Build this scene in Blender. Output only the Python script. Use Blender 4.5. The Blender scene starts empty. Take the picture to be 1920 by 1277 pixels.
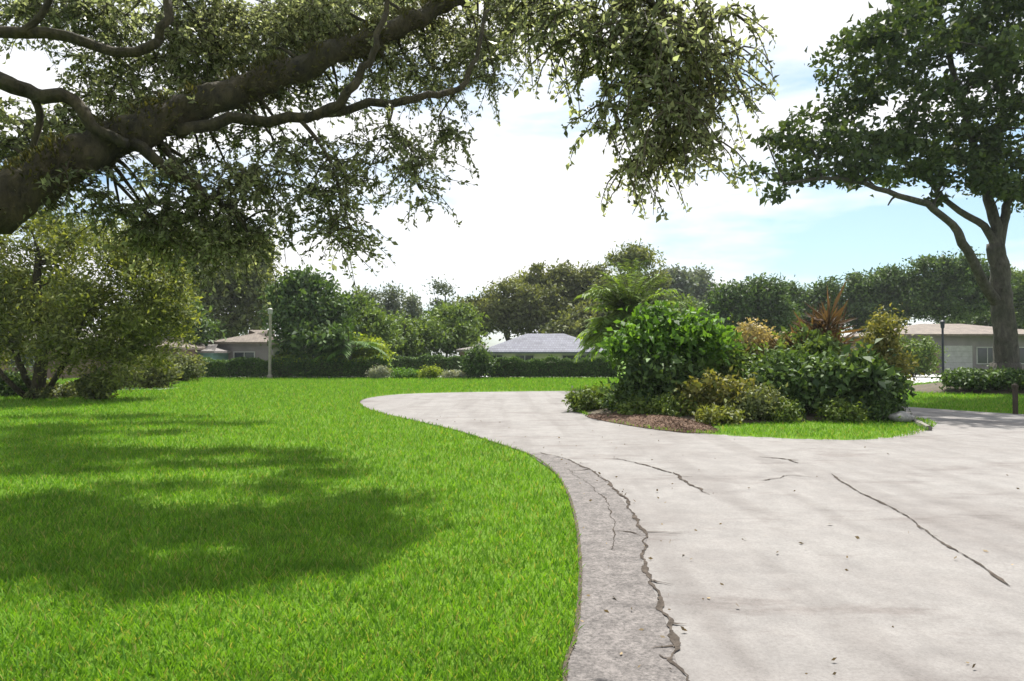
import bpy, math, random
import numpy as np
from mathutils import Vector
R = math.radians
rng = np.random.default_rng(7)
random.seed(7)
scene = bpy.context.scene
COL = scene.collection

# ------------------------------------------------------------------ camera
CAM_H, FPX, PITCH = 1.6, 1280.0, math.atan(27 / 1280.0)
cam_d = bpy.data.cameras.new("camera"); cam_d.lens = 24; cam_d.sensor_width = 36; cam_d.clip_end = 3000
cam = bpy.data.objects.new("camera", cam_d); COL.objects.link(cam)
cam.location = (0, 0, CAM_H); cam.rotation_euler = (R(90) + PITCH, 0, 0)
scene.camera = cam
# ------------------------------------------------------------------ light
SUN_EL, SUN_U = R(56), Vector((0.30, 0.95)).normalized()      # direction towards the sun on the ground
SX, SY = SUN_U.x / math.tan(SUN_EL), SUN_U.y / math.tan(SUN_EL)
sd = bpy.data.lights.new("sun", 'SUN'); sd.energy = 5.0; sd.angle = R(0.6); sd.color = (1.0, 0.955, 0.88)
so = bpy.data.objects.new("sun", sd); COL.objects.link(so); so.location = (8, 20, 30)
so.rotation_euler = Vector((SUN_U.x * math.cos(SUN_EL), SUN_U.y * math.cos(SUN_EL), math.sin(SUN_EL))).to_track_quat('Z', 'Y').to_euler()
scene.view_settings.view_transform = 'Standard'; scene.view_settings.look = 'None'
scene.view_settings.exposure = 0.98; scene.view_settings.gamma = 1
w = bpy.data.worlds.new("World"); scene.world = w; w.use_nodes = True
nt = w.node_tree; N = nt.nodes; L = nt.links
bg = N["Background"]; bg.inputs[1].default_value = 0.075
sky = N.new("ShaderNodeTexSky"); sky.sky_type = 'NISHITA'; sky.sun_disc = False
sky.sun_elevation = SUN_EL; sky.sun_rotation = math.atan2(SUN_U.x, SUN_U.y)
sky.dust_density = 1.4; sky.ozone_density = 1.5
tc = N.new("ShaderNodeTexCoord")
mp = N.new("ShaderNodeMapping"); mp.inputs["Scale"].default_value = (1.3, 1.3, 5.5); mp.inputs["Location"].default_value = (0.35, 0.1, 0.18)
cn = N.new("ShaderNodeTexNoise"); cn.inputs["Scale"].default_value = 1.5; cn.inputs["Detail"].default_value = 7; cn.inputs["Roughness"].default_value = 0.55
cr = N.new("ShaderNodeValToRGB"); cr.color_ramp.elements[0].position = 0.39; cr.color_ramp.elements[1].position = 0.54
cr.color_ramp.elements[0].color = (0.12, 0.12, 0.12, 1)
mx = N.new("ShaderNodeMix"); mx.data_type = 'RGBA'
mx.inputs[7].default_value = (8.3, 8.3, 8.4, 1)
L.new(tc.outputs["Generated"], mp.inputs[0]); L.new(mp.outputs[0], cn.inputs[0]); L.new(cn.outputs[0], cr.inputs[0])
L.new(cr.outputs[0], mx.inputs[0]); tn = N.new("ShaderNodeMix"); tn.data_type = 'RGBA'; tn.blend_type = 'MULTIPLY'; tn.inputs[0].default_value = 1; tn.inputs[7].default_value = (.74, .95, 1.0, 1)
L.new(sky.outputs[0], tn.inputs[6]); L.new(tn.outputs[2], mx.inputs[6]); L.new(mx.outputs[2], bg.inputs[0])
scene.cycles.max_bounces = 6; scene.cycles.transparent_max_bounces = 6

# ------------------------------------------------------------------ helpers
def P(px, py, d):
    """design helper: world point at distance d ahead seen at this place of the picture"""
    x, y = (px - 960) / FPX, (638.5 - py) / FPX
    r = (x, math.cos(PITCH) - y * math.sin(PITCH), math.sin(PITCH) + y * math.cos(PITCH))
    k = d / r[1]
    return np.array([r[0] * k, d, CAM_H + r[2] * k])
def G(px, py, z=0.0):
    x, y = (px - 960) / FPX, (638.5 - py) / FPX
    r = (x, math.cos(PITCH) - y * math.sin(PITCH), math.sin(PITCH) + y * math.cos(PITCH))
    k = (z - CAM_H) / r[2]
    return np.array([r[0] * k, r[1] * k, z])
def tag(o, label=None, cat=None, group=None, kind=None):
    if label: o['label'] = label
    if cat: o['category'] = cat
    if group: o['group'] = group
    if kind: o['kind'] = kind
    return o
def empty(name, loc=(0, 0, 0)):
    o = bpy.data.objects.new(name, None); COL.objects.link(o); o.location = loc; o.empty_display_size = 0.2
    return o
def mesh_obj(name, V, F, mat, parent=None, smooth=False, mats=None, midx=None):
    """V Nx3 array, F either an array (n,k) or a list of tuples"""
    V = np.asarray(V, dtype=np.float32)
    me = bpy.data.meshes.new(name)
    if isinstance(F, np.ndarray):
        n, k = F.shape
        me.vertices.add(len(V)); me.vertices.foreach_set("co", V.ravel())
        me.loops.add(n * k); me.loops.foreach_set("vertex_index", F.astype(np.int32).ravel())
        me.polygons.add(n); me.polygons.foreach_set("loop_start", np.arange(0, n * k, k, dtype=np.int32))
        me.polygons.foreach_set("loop_total", np.full(n, k, dtype=np.int32))
    else:
        me.from_pydata([tuple(map(float, v)) for v in V], [], F)
    for m in (mats or [mat]): me.materials.append(m)
    if midx is not None: me.polygons.foreach_set("material_index", np.asarray(midx, dtype=np.int32))
    if smooth: me.polygons.foreach_set("use_smooth", np.ones(len(me.polygons), dtype=bool))
    me.update(calc_edges=True)
    o = bpy.data.objects.new(name, me); COL.objects.link(o)
    if parent is not None:
        o.parent = parent
        off = Vector(parent.location) if parent.parent is None else Vector(parent.location) + Vector(parent.parent.location)
        me.transform(__import__('mathutils').Matrix.Translation(-off))
    return o
class MB:
    def __init__(s): s.V = []; s.F = []; s.M = []
    def add(s, V, F, m=0):
        b = len(s.V); s.V += [tuple(v) for v in V]; s.F += [tuple(i + b for i in f) for f in F]; s.M += [m] * len(F)
    def box(s, x0, x1, y0, y1, z0, z1, m=0):
        s.add([(x0, y0, z0), (x1, y0, z0), (x1, y1, z0), (x0, y1, z0), (x0, y0, z1), (x1, y0, z1), (x1, y1, z1), (x0, y1, z1)],
              [(3, 2, 1, 0), (4, 5, 6, 7), (0, 1, 5, 4), (1, 2, 6, 5), (2, 3, 7, 6), (3, 0, 4, 7)], m)
    def tube(s, pts, rads, n=8, m=0, lump=0.0):
        pts = [Vector(p) for p in pts]; b = len(s.V); k = len(pts)
        ref = Vector((0.3, 0.9, 0.2)).normalized()
        for i, p in enumerate(pts):
            t = (pts[min(i + 1, k - 1)] - pts[max(i - 1, 0)])
            t = t.normalized() if t.length > 1e-6 else Vector((0, 0, 1))
            a = t.cross(ref)
            if a.length < .1: a = t.cross(Vector((1, 0, 0)))
            a.normalize(); c = t.cross(a)
            for j in range(n):
                an = 2 * math.pi * j / n
                r = rads[i] * (1 + lump * math.sin(an * 3 + i * .9) + lump * (random.random() - .5))
                s.V.append(tuple(p + a * math.cos(an) * r + c * math.sin(an) * r))
        for i in range(k - 1):
            for j in range(n):
                q = (j + 1) % n
                s.F.append((b + i * n + j, b + i * n + q, b + (i + 1) * n + q, b + (i + 1) * n + j)); s.M.append(m)
        s.F.append(tuple(b + j for j in reversed(range(n)))); s.F.append(tuple(b + (k - 1) * n + j for j in range(n))); s.M += [m, m]
    def build(s, name, mat, parent=None, smooth=False, mats=None):
        return mesh_obj(name, np.array(s.V), s.F, mat, parent, smooth, mats, s.M if mats else None)

# ------------------------------------------------------------------ materials
def mat_base(name):
    m = bpy.data.materials.new(name); m.use_nodes = True
    return m, m.node_tree.nodes, m.node_tree.links, m.node_tree.nodes["Principled BSDF"]
def noise(N, L, scale, detail=4, rough=.6, coord=None, vec_scale=None):
    t = N.new("ShaderNodeTexNoise"); t.inputs["Scale"].default_value = scale
    t.inputs["Detail"].default_value = detail; t.inputs["Roughness"].default_value = rough
    g = N.new("ShaderNodeNewGeometry")
    if vec_scale:
        mpn = N.new("ShaderNodeMapping"); mpn.inputs["Scale"].default_value = vec_scale
        L.new(g.outputs["Position"], mpn.inputs[0]); L.new(mpn.outputs[0], t.inputs["Vector"])
    else: L.new(g.outputs["Position"], t.inputs["Vector"])
    return t
def ramp(N, L, src, stops):
    r = N.new("ShaderNodeValToRGB"); e = r.color_ramp.elements
    while len(e) < len(stops): e.new(.5)
    for el, (p, c) in zip(e, stops): el.position = p; el.color = (*c, 1) if len(c) == 3 else c
    L.new(src, r.inputs[0]); return r
def mix(N, L, a, b, f, mode='MIX'):
    m = N.new("ShaderNodeMix"); m.data_type = 'RGBA'; m.blend_type = mode
    for i, v in ((6, a), (7, b), (0, f)):
        if isinstance(v, (int, float)): m.inputs[i].default_value = v
        elif isinstance(v, tuple): m.inputs[i].default_value = (*v, 1)
        else: L.new(v, m.inputs[i])
    return m.outputs[2]
def leaf_mat(name, c1, c2, trans=.35, gloss=.35, clump=.5, tt=(1.25, 1.15, .45), dry=None):
    m, N, L, b = mat_base(name)
    g = N.new("ShaderNodeNewGeometry")
    r = ramp(N, L, g.outputs["Random Per Island"], [(0, c1), (.85, c2), (1, tuple(min(1, v * 1.35) for v in c2))] if dry is None else [(0, c1), (.90, c2), (.92, dry), (1, dry)])
    n = noise(N, L, clump, 3)
    r2 = ramp(N, L, n.outputs[0], [(.3, (.72, .75, .75)), (.7, (1.25, 1.2, 1.05))])
    c = mix(N, L, r.outputs[0], r2.outputs[0], 1.0, 'MULTIPLY')
    L.new(c, b.inputs["Base Color"]); b.inputs["Roughness"].default_value = 1 - gloss
    b.inputs["Specular IOR Level"].default_value = .35
    t = N.new("ShaderNodeBsdfTranslucent"); c2n = mix(N, L, c, tt, 1.0, 'MULTIPLY'); L.new(c2n, t.inputs[0])
    ms = N.new("ShaderNodeMixShader"); ms.inputs[0].default_value = trans
    L.new(b.outputs[0], ms.inputs[1]); L.new(t.outputs[0], ms.inputs[2])
    L.new(ms.outputs[0], N["Material Output"].inputs[0])
    return m
def bark_mat(name, c1, c2, scale=14, bump=.5):
    m, N, L, b = mat_base(name)
    n = noise(N, L, scale, 8, .7, vec_scale=(1, 1, .45)); n2 = noise(N, L, 1.6, 3)
    r = ramp(N, L, n.outputs[0], [(.3, c1), (.7, c2)])
    r2 = ramp(N, L, n2.outputs[0], [(.35, (.75, .8, .65)), (.65, (1.2, 1.15, 1.1))])
    L.new(mix(N, L, r.outputs[0], r2.outputs[0], 1.0, 'MULTIPLY'), b.inputs["Base Color"])
    b.inputs["Roughness"].default_value = .9
    bp = N.new("ShaderNodeBump"); bp.inputs["Strength"].default_value = bump; bp.inputs["Distance"].default_value = .12
    L.new(n.outputs[0], bp.inputs["Height"]); L.new(bp.outputs[0], b.inputs["Normal"])
    return m
def rough_mat(name, c1, c2, scale=6, bump=.2, rough=.85, fine=60, fine_amt=.12, dist=.01):
    m, N, L, b = mat_base(name)
    n = noise(N, L, scale, 6, .6); f = noise(N, L, fine, 4, .7)
    r = ramp(N, L, n.outputs[0], [(.32, c1), (.68, c2)])
    rf = ramp(N, L, f.outputs[0], [(.3, (1 - fine_amt * 2,) * 3), (.7, (1 + fine_amt,) * 3)])
    L.new(mix(N, L, r.outputs[0], rf.outputs[0], 1.0, 'MULTIPLY'), b.inputs["Base Color"])
    b.inputs["Roughness"].default_value = rough
    bp = N.new("ShaderNodeBump"); bp.inputs["Strength"].default_value = bump; bp.inputs["Distance"].default_value = dist
    L.new(f.outputs[0], bp.inputs["Height"]); L.new(bp.outputs[0], b.inputs["Normal"])
    return m
M = {}
M['oak_leaf'] = leaf_mat('oak_leaf', (.070, .086, .040), (.33, .36, .22), .58, gloss=.55, clump=.9, tt=(1.1, 1.12, .72))
M['oak_leaf_dark'] = leaf_mat('oak_leaf_dark', (.030, .058, .022), (.078, .120, .036), .30, clump=.35)
M['olive'] = leaf_mat('olive_leaf', (.070, .098, .024), (.22, .255, .075), .42, clump=.6)
M['greyolive'] = leaf_mat('grey_olive_leaf', (.070, .100, .038), (.20, .235, .10), .35, clump=.3)
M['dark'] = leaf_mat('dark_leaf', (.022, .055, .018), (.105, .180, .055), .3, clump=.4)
M['mid'] = leaf_mat('mid_leaf', (.055, .105, .026), (.165, .250, .070), .35, clump=.35)
M['brown_olive'] = leaf_mat('brown_olive_leaf', (.060, .080, .030), (.19, .225, .085), .35, clump=.3)
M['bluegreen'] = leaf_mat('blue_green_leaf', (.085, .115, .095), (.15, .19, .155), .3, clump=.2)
M['bright'] = leaf_mat('bright_leaf', (.035, .095, .014), (.13, .270, .040), .40, clump=1.0)
M['lime'] = leaf_mat('lime_leaf', (.14, .22, .025), (.30, .38, .060), .45, clump=1.0)
M['hedge'] = leaf_mat('hedge_leaf', (.030, .075, .020), (.105, .185, .050), .25, clump=.8)
M['hedge_lime'] = leaf_mat('hedge_lime_leaf', (.055, .105, .022), (.15, .215, .045), .35, clump=.8)
M['grey_leaf'] = leaf_mat('grey_leaf', (.20, .23, .18), (.34, .37, .30), .25, clump=2)
M['gold'] = leaf_mat('gold_leaf', (.085, .115, .030), (.24, .235, .075), .4, clump=2)
M['red_leaf'] = leaf_mat('red_leaf', (.052, .036, .026), (.125, .078, .054), .4, clump=1.5)
M['buff'] = leaf_mat('buff_leaf', (.24, .20, .12), (.46, .39, .25), .4, clump=1.5)
M['palm'] = leaf_mat('palm_leaf', (.080, .155, .030), (.21, .320, .065), .45, clump=.8)
M['bark'] = bark_mat('oak_bark', (.006, .005, .002), (.095, .078, .040), 10, 1.0)
M['bark_grey'] = bark_mat('grey_bark', (.024, .022, .020), (.115, .108, .095), 7, 1.0)
M['twig'] = bark_mat('twig', (.040, .034, .022), (.085, .070, .045), 20)
# ground / lawn
def lawn_mat():
    m, N, L, b = mat_base('lawn')
    a = noise(N, L, .35, 4); f = noise(N, L, 38, 6, .75); g = noise(N, L, 4, 5, .65)
    r = ramp(N, L, a.outputs[0], [(.3, (.080, .165, .012)), (.7, (.110, .200, .020))])
    r2 = ramp(N, L, g.outputs[0], [(.3, (.80, .84, .8)), (.7, (1.15, 1.1, 1.0))])
    r3 = ramp(N, L, f.outputs[0], [(.25, (.55, .6, .5)), (.75, (1.35, 1.3, 1.3))])
    c = mix(N, L, r.outputs[0], r2.outputs[0], 1.0, 'MULTIPLY'); c = mix(N, L, c, r3.outputs[0], 1.0, 'MULTIPLY')
    L.new(c, b.inputs["Base Color"]); b.inputs["Roughness"].default_value = .95; b.inputs["Specular IOR Level"].default_value = .15
    bp = N.new("ShaderNodeBump"); bp.inputs["Strength"].default_value = .5; bp.inputs["Distance"].default_value = .03
    L.new(f.outputs[0], bp.inputs["Height"]); L.new(bp.outputs[0], b.inputs["Normal"])
    return m
M['lawn'] = lawn_mat()
M['grass'] = leaf_mat('grass_blade', (.062, .188, .012), (.195, .385, .038), .38, gloss=.25, clump=1.6, dry=(.30, .33, .10))
def road_mat():
    m, N, L, b = mat_base('road_concrete')
    a = noise(N, L, .55, 5, .65); g = noise(N, L, 3.2, 6, .7); f = noise(N, L, 55, 4, .8); s = noise(N, L, 1.3, 7, .7, vec_scale=(.35, 1.0, 1))
    c = ramp(N, L, a.outputs[0], [(.28, (.150, .139, .133)), (.5, (.184, .176, .170)), (.72, (.213, .207, .200))]).outputs[0]
    c = mix(N, L, c, ramp(N, L, g.outputs[0], [(.3, (.80, .79, .79)), (.65, (1.08, 1.07, 1.06))]).outputs[0], 1.0, 'MULTIPLY')
    c = mix(N, L, c, ramp(N, L, f.outputs[0], [(.25, (.70, .69, .68)), (.6, (1.08,) * 3)]).outputs[0], 1.0, 'MULTIPLY')
    st = ramp(N, L, s.outputs[0], [(.54, (0, 0, 0)), (.64, (1, 1, 1))]).outputs[0]
    c = mix(N, L, c, mix(N, L, c, (.74, .70, .69), 1.0, 'MULTIPLY'), st)
    tw_ = N.new("ShaderNodeTexNoise"); tw_.inputs["Scale"].default_value = 1.0; tw_.inputs["Detail"].default_value = 3
    gm = N.new("ShaderNodeNewGeometry"); tm = N.new("ShaderNodeMapping"); tm.inputs["Rotation"].default_value = (0, 0, R(-22)); tm.inputs["Scale"].default_value = (1.9, .16, 1)
    L.new(gm.outputs["Position"], tm.inputs[0]); L.new(tm.outputs[0], tw_.inputs["Vector"])
    c = mix(N, L, c, ramp(N, L, tw_.outputs[0], [(.36, (.86, .845, .84)), (.52, (1.03, 1.03, 1.03))]).outputs[0], 1.0, 'MULTIPLY')
    L.new(c, b.inputs["Base Color"]); b.inputs["Roughness"].default_value = .88
    bp = N.new("ShaderNodeBump"); bp.inputs["Strength"].default_value = .35; bp.inputs["Distance"].default_value = .006
    L.new(f.outputs[0], bp.inputs["Height"]); L.new(bp.outputs[0], b.inputs["Normal"])
    return m
M['road'] = road_mat()
M['gutter'] = rough_mat('gutter_strip', (.098, .088, .084), (.185, .168, .160), 7, .6, .92, 45, .34)
M['crack'] = rough_mat('crack_dirt', (.045, .039, .034), (.115, .098, .084), 12, .4)
M['crack'].node_tree.nodes['Principled BSDF'].inputs['Specular IOR Level'].default_value = 0
M['drive'] = rough_mat('pale_drive', (.44, .44, .43), (.52, .52, .51), 1, .1)
M['mulch'] = rough_mat('mulch', (.08, .042, .022), (.18, .10, .055), 9, .8, .95, 45, .35, .03)
M['soil'] = rough_mat('soil', (.055, .045, .028), (.12, .095, .055), 5, .8, .95, 40, .3, .03)
M['kerb'] = rough_mat('kerb_stone', (.12, .11, .09), (.20, .19, .16), 5, .3)
M['stone'] = rough_mat('stone', (.22, .22, .21), (.38, .37, .35), 4, .6, .9, 20, .2, .02)
M['wood'] = bark_mat('post_wood', (.025, .020, .014), (.06, .045, .030), 18, .3)
M['metal_dark'] = rough_mat('dark_metal', (.02, .025, .05), (.035, .04, .07), 5, .05, .5)
M['pole'] = rough_mat('pale_pole', (.20, .19, .15), (.30, .28, .23), 5, .1, .7)
M['trim'] = rough_mat('window_trim', (.26, .26, .25), (.34, .34, .33), 3, .05, .6, 30, .03)
M['white'] = rough_mat('white_paint', (.62, .62, .64), (.72, .72, .74), 3, .05, .6, 30, .03)
def glass_mat():
    m, N, L, b = mat_base('window_glass'); b.inputs["Base Color"].default_value = (.03, .035, .045, 1)
    b.inputs["Roughness"].default_value = .08; b.inputs["Metallic"].default_value = 0
    n = noise(N, L, .8, 2); bp = N.new("ShaderNodeBump"); bp.inputs["Strength"].default_value = .05
    L.new(n.outputs[0], bp.inputs["Height"]); L.new(bp.outputs[0], b.inputs["Normal"]); return m
M['glass'] = glass_mat()
def roof_mat(name, c1, c2):
    m, N, L, b = mat_base(name)
    br = N.new("ShaderNodeTexBrick"); br.inputs["Scale"].default_value = 2.2; br.inputs["Mortar Size"].default_value = .02
    br.inputs["Color1"].default_value = (*c1, 1); br.inputs["Color2"].default_value = (*c2, 1)
    br.inputs["Mortar"].default_value = (*[v * .5 for v in c1], 1)
    g = N.new("ShaderNodeNewGeometry"); mpn = N.new("ShaderNodeMapping"); mpn.inputs["Rotation"].default_value = (R(60), 0, 0)
    L.new(g.outputs["Position"], mpn.inputs[0]); L.new(mpn.outputs[0], br.inputs[0])
    n = noise(N, L, .9, 5); r2 = ramp(N, L, n.outputs[0], [(.3, (.8,) * 3), (.7, (1.15,) * 3)])
    L.new(mix(N, L, br.outputs[0], r2.outputs[0], 1.0, 'MULTIPLY'), b.inputs["Base Color"]); b.inputs["Roughness"].default_value = .85
    return m
M['roof_blue'] = roof_mat('blue_grey_shingle', (.105, .11, .145), (.15, .158, .195))
M['roof_tan'] = roof_mat('tan_shingle', (.13, .105, .085), (.19, .155, .125))
M['roof_grey'] = roof_mat('grey_shingle', (.16, .145, .14), (.22, .20, .19))
M['wall_cream'] = rough_mat('cream_stucco', (.42, .42, .30), (.50, .50, .36), 1, .2)
M['wall_grey'] = rough_mat('grey_stucco', (.22, .20, .20), (.28, .26, .26), 1, .2)
M['wall_mauve'] = rough_mat('mauve_stucco', (.15, .135, .14), (.21, .19, .19), 1, .2)
M['wall_teal'] = rough_mat('teal_wall', (.10, .20, .185), (.15, .26, .24), 1, .2)
M['wall_brown'] = rough_mat('brown_wall', (.15, .10, .08), (.20, .14, .11), 1, .2)

# ------------------------------------------------------------------ foliage generators
def rnd_unit(n):
    v = rng.normal(size=(n, 3)); return v / np.linalg.norm(v, axis=1, keepdims=True)
def leaves(C, size, dirs=None, aspect=.45, jitter=.35, fold=.18, nrm=None):
    """one bent diamond quad per leaf"""
    n = len(C); sz = size * (1 + jitter * rng.normal(size=n)).clip(.4, 1.9)
    d = rnd_unit(n) if dirs is None else dirs + .55 * rnd_unit(n)
    d /= np.linalg.norm(d, axis=1, keepdims=True)
    s = np.cross(rnd_unit(n) if nrm is None else nrm + .55 * rnd_unit(n), d); s /= np.linalg.norm(s, axis=1, keepdims=True) + 1e-9
    u = np.cross(d, s)
    h = sz[:, None]
    a = C; t = C + d * h
    l = C + d * h * .45 + s * h * aspect * .5 + u * h * fold; r = C + d * h * .45 - s * h * aspect * .5 + u * h * fold
    V = np.stack([a, l, t, r], 1).reshape(-1, 3)
    F = np.arange(4 * n).reshape(n, 4)
    return V, F
def clump_points(ell, n_clump, n_leaf, rc, shell=.55, flat=.7, low=-1.0):
    """clump centres and leaf positions through a list of ellipsoids (cx,cy,cz,rx,ry,rz)"""
    ell = np.array(ell, dtype=float)
    wgt = (ell[:, 3] * ell[:, 4] + ell[:, 3] * ell[:, 5] + ell[:, 4] * ell[:, 5]) ; wgt /= wgt.sum()
    idx = rng.choice(len(ell), n_clump, p=wgt)
    u = rnd_unit(n_clump); u[:, 2] = np.where(u[:, 2] < low, -u[:, 2], u[:, 2])
    rad = shell + (1 - shell) * rng.random(n_clump) ** .7
    cen = ell[idx, :3] + u * ell[idx, 3:] * rad[:, None]
    cs = rc * (.55 + .9 * rng.random(n_clump))
    off = rng.normal(size=(n_clump, n_leaf, 3)) * .5
    off[:, :, 2] *= flat
    pts = cen[:, None, :] + off * cs[:, None, None]
    d = off / (np.linalg.norm(off, axis=2, keepdims=True) + 1e-6); d[:, :, 2] -= .15
    return cen, pts.reshape(-1, 3), d.reshape(-1, 3)
class Skel:
    def __init__(s): s.mb = MB(); s.P = []; s.Rd = []
    def branch(s, pts, r0, r1, n=8, lump=.06, steps=None, wob=.0):
        pts = [np.array(p, float) for p in pts]
        out = []
        if len(pts) == 2: pts = [pts[0], (pts[0] * .5 + pts[1] * .5), pts[1]]
        k = len(pts); steps = steps or max(6, 3 * k)
        for i in range(steps + 1):      # Catmull-Rom
            t = i / steps * (k - 1); j = min(int(t), k - 2); f = t - j
            p0, p1, p2, p3 = pts[max(j - 1, 0)], pts[j], pts[j + 1], pts[min(j + 2, k - 1)]
            q = .5 * (2 * p1 + (p2 - p0) * f + (2 * p0 - 5 * p1 + 4 * p2 - p3) * f ** 2 + (3 * p1 - p0 - 3 * p2 + p3) * f ** 3)
            if 0 < i < steps: q = q + rng.normal(size=3) * wob
            out.append(q)
        rr = [r0 + (r1 - r0) * (i / steps) ** .85 for i in range(steps + 1)]
        s.mb.tube(out, rr, n, lump=lump)
        s.P += out; s.Rd += rr
    def reach(s, target, rmax=.1, rend=.01, sag=.12, n=5, min_r=0.0):
        A = np.array(s.P); Rr = np.array(s.Rd)
        dd = np.linalg.norm(A - target, axis=1) - Rr * 4 + (A[:, 2] > target[2] + 1.0) * 0.4
        i = int(np.argmin(dd)); a = A[i]; t = np.array(target, float)
        ln = np.linalg.norm(t - a)
        if ln < .05: return
        m = (a + t) / 2 + np.array([0, 0, sag * ln]) + rng.normal(size=3) * ln * .07
        s.branch([a, m, t], min(rmax, Rr[i] * .6), rend, n, steps=5)
def make_tree(name, label, base, trunk, ell, leafmat, barkmat, n_clump, n_leaf, rc, leaf, cat='tree', group=None,
              shell=.5, flat=.65, reach=None, low=-1.0, aspect=.5, rtr=.2, limbs=(), rend=.02, extra=None, fstem=.25):
    root = empty(name, base); tag(root, label, cat, group)
    sk = Skel()
    sk.branch(trunk, rtr, rtr * .45, 8, wob=rtr * .12)
    for (pts, r0, r1) in limbs: sk.branch(pts, r0, r1, 7, wob=r0 * .12)
    for e in ell: sk.reach(np.array(e[:3]), rtr * .55, rend)
    cen, pts, d = clump_points(ell, n_clump, n_leaf, rc, shell, flat, low)
    nr = int(n_clump * fstem) if reach is None else reach
    for c in cen[:nr]: sk.reach(c, rtr * .25, rend * .5, n=4)
    sk.mb.build('trunk', barkmat, root, smooth=True)
    V, F = leaves(pts, leaf, d * .5 + rnd_unit(len(d)), aspect, nrm=d + np.array([0, 0, .35]))
    mesh_obj('crown', V, F, leafmat, root)
    return root

# ------------------------------------------------------------------ ground, road, island outlines
def smooth_poly(pts, closed=True, per=8):
    pts = [np.array(p[:2], float) for p in pts]; n = len(pts); out = []
    rngi = range(n if closed else n - 1)
    for i in rngi:
        g = (lambda k: pts[k % n]) if closed else (lambda k: pts[min(max(k, 0), n - 1)])
        p0, p1, p2, p3 = g(i - 1), g(i), g(i + 1), g(i + 2)
        for s in range(per):
            f = s / per
            out.append(.5 * (2 * p1 + (p2 - p0) * f + (2 * p0 - 5 * p1 + 4 * p2 - p3) * f ** 2 + (3 * p1 - p0 - 3 * p2 + p3) * f ** 3))
    if not closed: out.append(pts[-1])
    return np.array(out)
def inside(poly, X, Y):
    res = np.zeros(len(X), bool); j = len(poly) - 1
    for i in range(len(poly)):
        xi, yi = poly[i]; xj, yj = poly[j]
        if yi != yj:
            c = ((yi > Y) != (yj > Y)) & (X < (xj - xi) * (Y - yi) / (yj - yi) + xi); res ^= c
        j = i
    return res
def sheet(name, poly, z, mat, kind='structure'):
    from mathutils.geometry import tessellate_polygon
    vs = [(p[0], p[1], z) for p in poly]
    tri = tessellate_polygon([[Vector(v) for v in vs]])
    fs = []
    for t in tri:
        a, b, c = (Vector(vs[i]) for i in t)
        fs.append(tuple(t) if (b - a).cross(c - a).z > 0 else tuple(reversed(t)))
    o = mesh_obj(name, np.array(vs), fs, mat); tag(o, kind=kind); return o
left_px = [(1060, 1277), (1078, 1200), (1087, 1120), (1088, 1050), (1080, 980), (1064, 925), (1038, 885), (990, 852), (920, 828),
           (850, 806), (780, 790), (720, 776), (684, 764), (676, 753), (700, 745), (760, 739), (860, 736), (1000, 734), (1130, 733)]
left_edge = [(-.6, -6), (0.10, 0), (.22, 2)] + [tuple(G(*p)[:2]) for p in left_px]
far_edge = [(8.3, 28.0), (11.0, 24.0), (12.3, 20.6), (14.2, 18.0), (19, 15.8), (30, 14), (60, 12)]
LE = smooth_poly(left_edge, False, 6); FE = smooth_poly([left_edge[-1]] + far_edge, False, 6)[1:]
road_poly = np.vstack([LE, FE, [(60, -6)]])
isl_px = [(1068, 764), (1085, 776), (1120, 787), (1180, 800), (1260, 811), (1350, 818), (1430, 823), (1520, 827), (1620, 828), (1700, 821), (1742, 808)]
isl_pts = [tuple(G(*p)[:2]) for p in isl_px] + [(9.9, 16.2), (9.8, 19), (8.6, 22), (6, 23.8), (3.6, 23.6), (2.2, 22.2)]
ISL = smooth_poly(isl_pts, True, 6)
# ground: one big sheet to the horizon
S = 420
gv = [(-S, -S, 0), (S, -S, 0), (S, S, 0), (-S, S, 0)]
tag(mesh_obj('ground', np.array(gv), [(0, 1, 2, 3)], M['lawn']), kind='structure')
sheet('road', road_poly, .008, M['road'])
# gutter strip beside the lawn, bounded by the long crack
crack_px = [(1285, 1277), (1262, 1215), (1245, 1160), (1222, 1100), (1204, 1050), (1213, 1008), (1196, 980), (1160, 930), (1125, 892), (1065, 864), (1010, 850)]
ck = [tuple(G(*p)[:2]) for p in crack_px]
gl = [tuple(G(*p)[:2]) for p in left_px[:8]]
glp = smooth_poly([(0.10, 0), (.22, 2)] + gl, False, 6); ckp = smooth_poly([(1.0, 0), (.92, 2)] + ck, False, 6)
glp = glp + np.array([-.015, 0])
sheet('gutter', np.vstack([glp, ckp[::-1]]), .012, M['gutter'])
def strip(name, line, w0, z, mat):
    V = []; F = []; n = len(line)
    for i in range(n):
        t = line[min(i + 1, n - 1)] - line[max(i - 1, 0)]; t = t / np.linalg.norm(t); nn = np.array([-t[1], t[0]])
        q = line[i] - nn * w0 * (.35 + .3 * rng.random()); p = line[i] + nn * w0 * .5
        V += [(p[0], p[1], z), (q[0], q[1], z)]
    for i in range(n - 1): F.append((2 * i, 2 * i + 1, 2 * i + 3, 2 * i + 2))
    return tag(mesh_obj(name, np.array(V), F, mat), kind='structure')
strip('soil_edge', smooth_poly(left_edge, False, 30), .025, .020, M['soil'])
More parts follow.
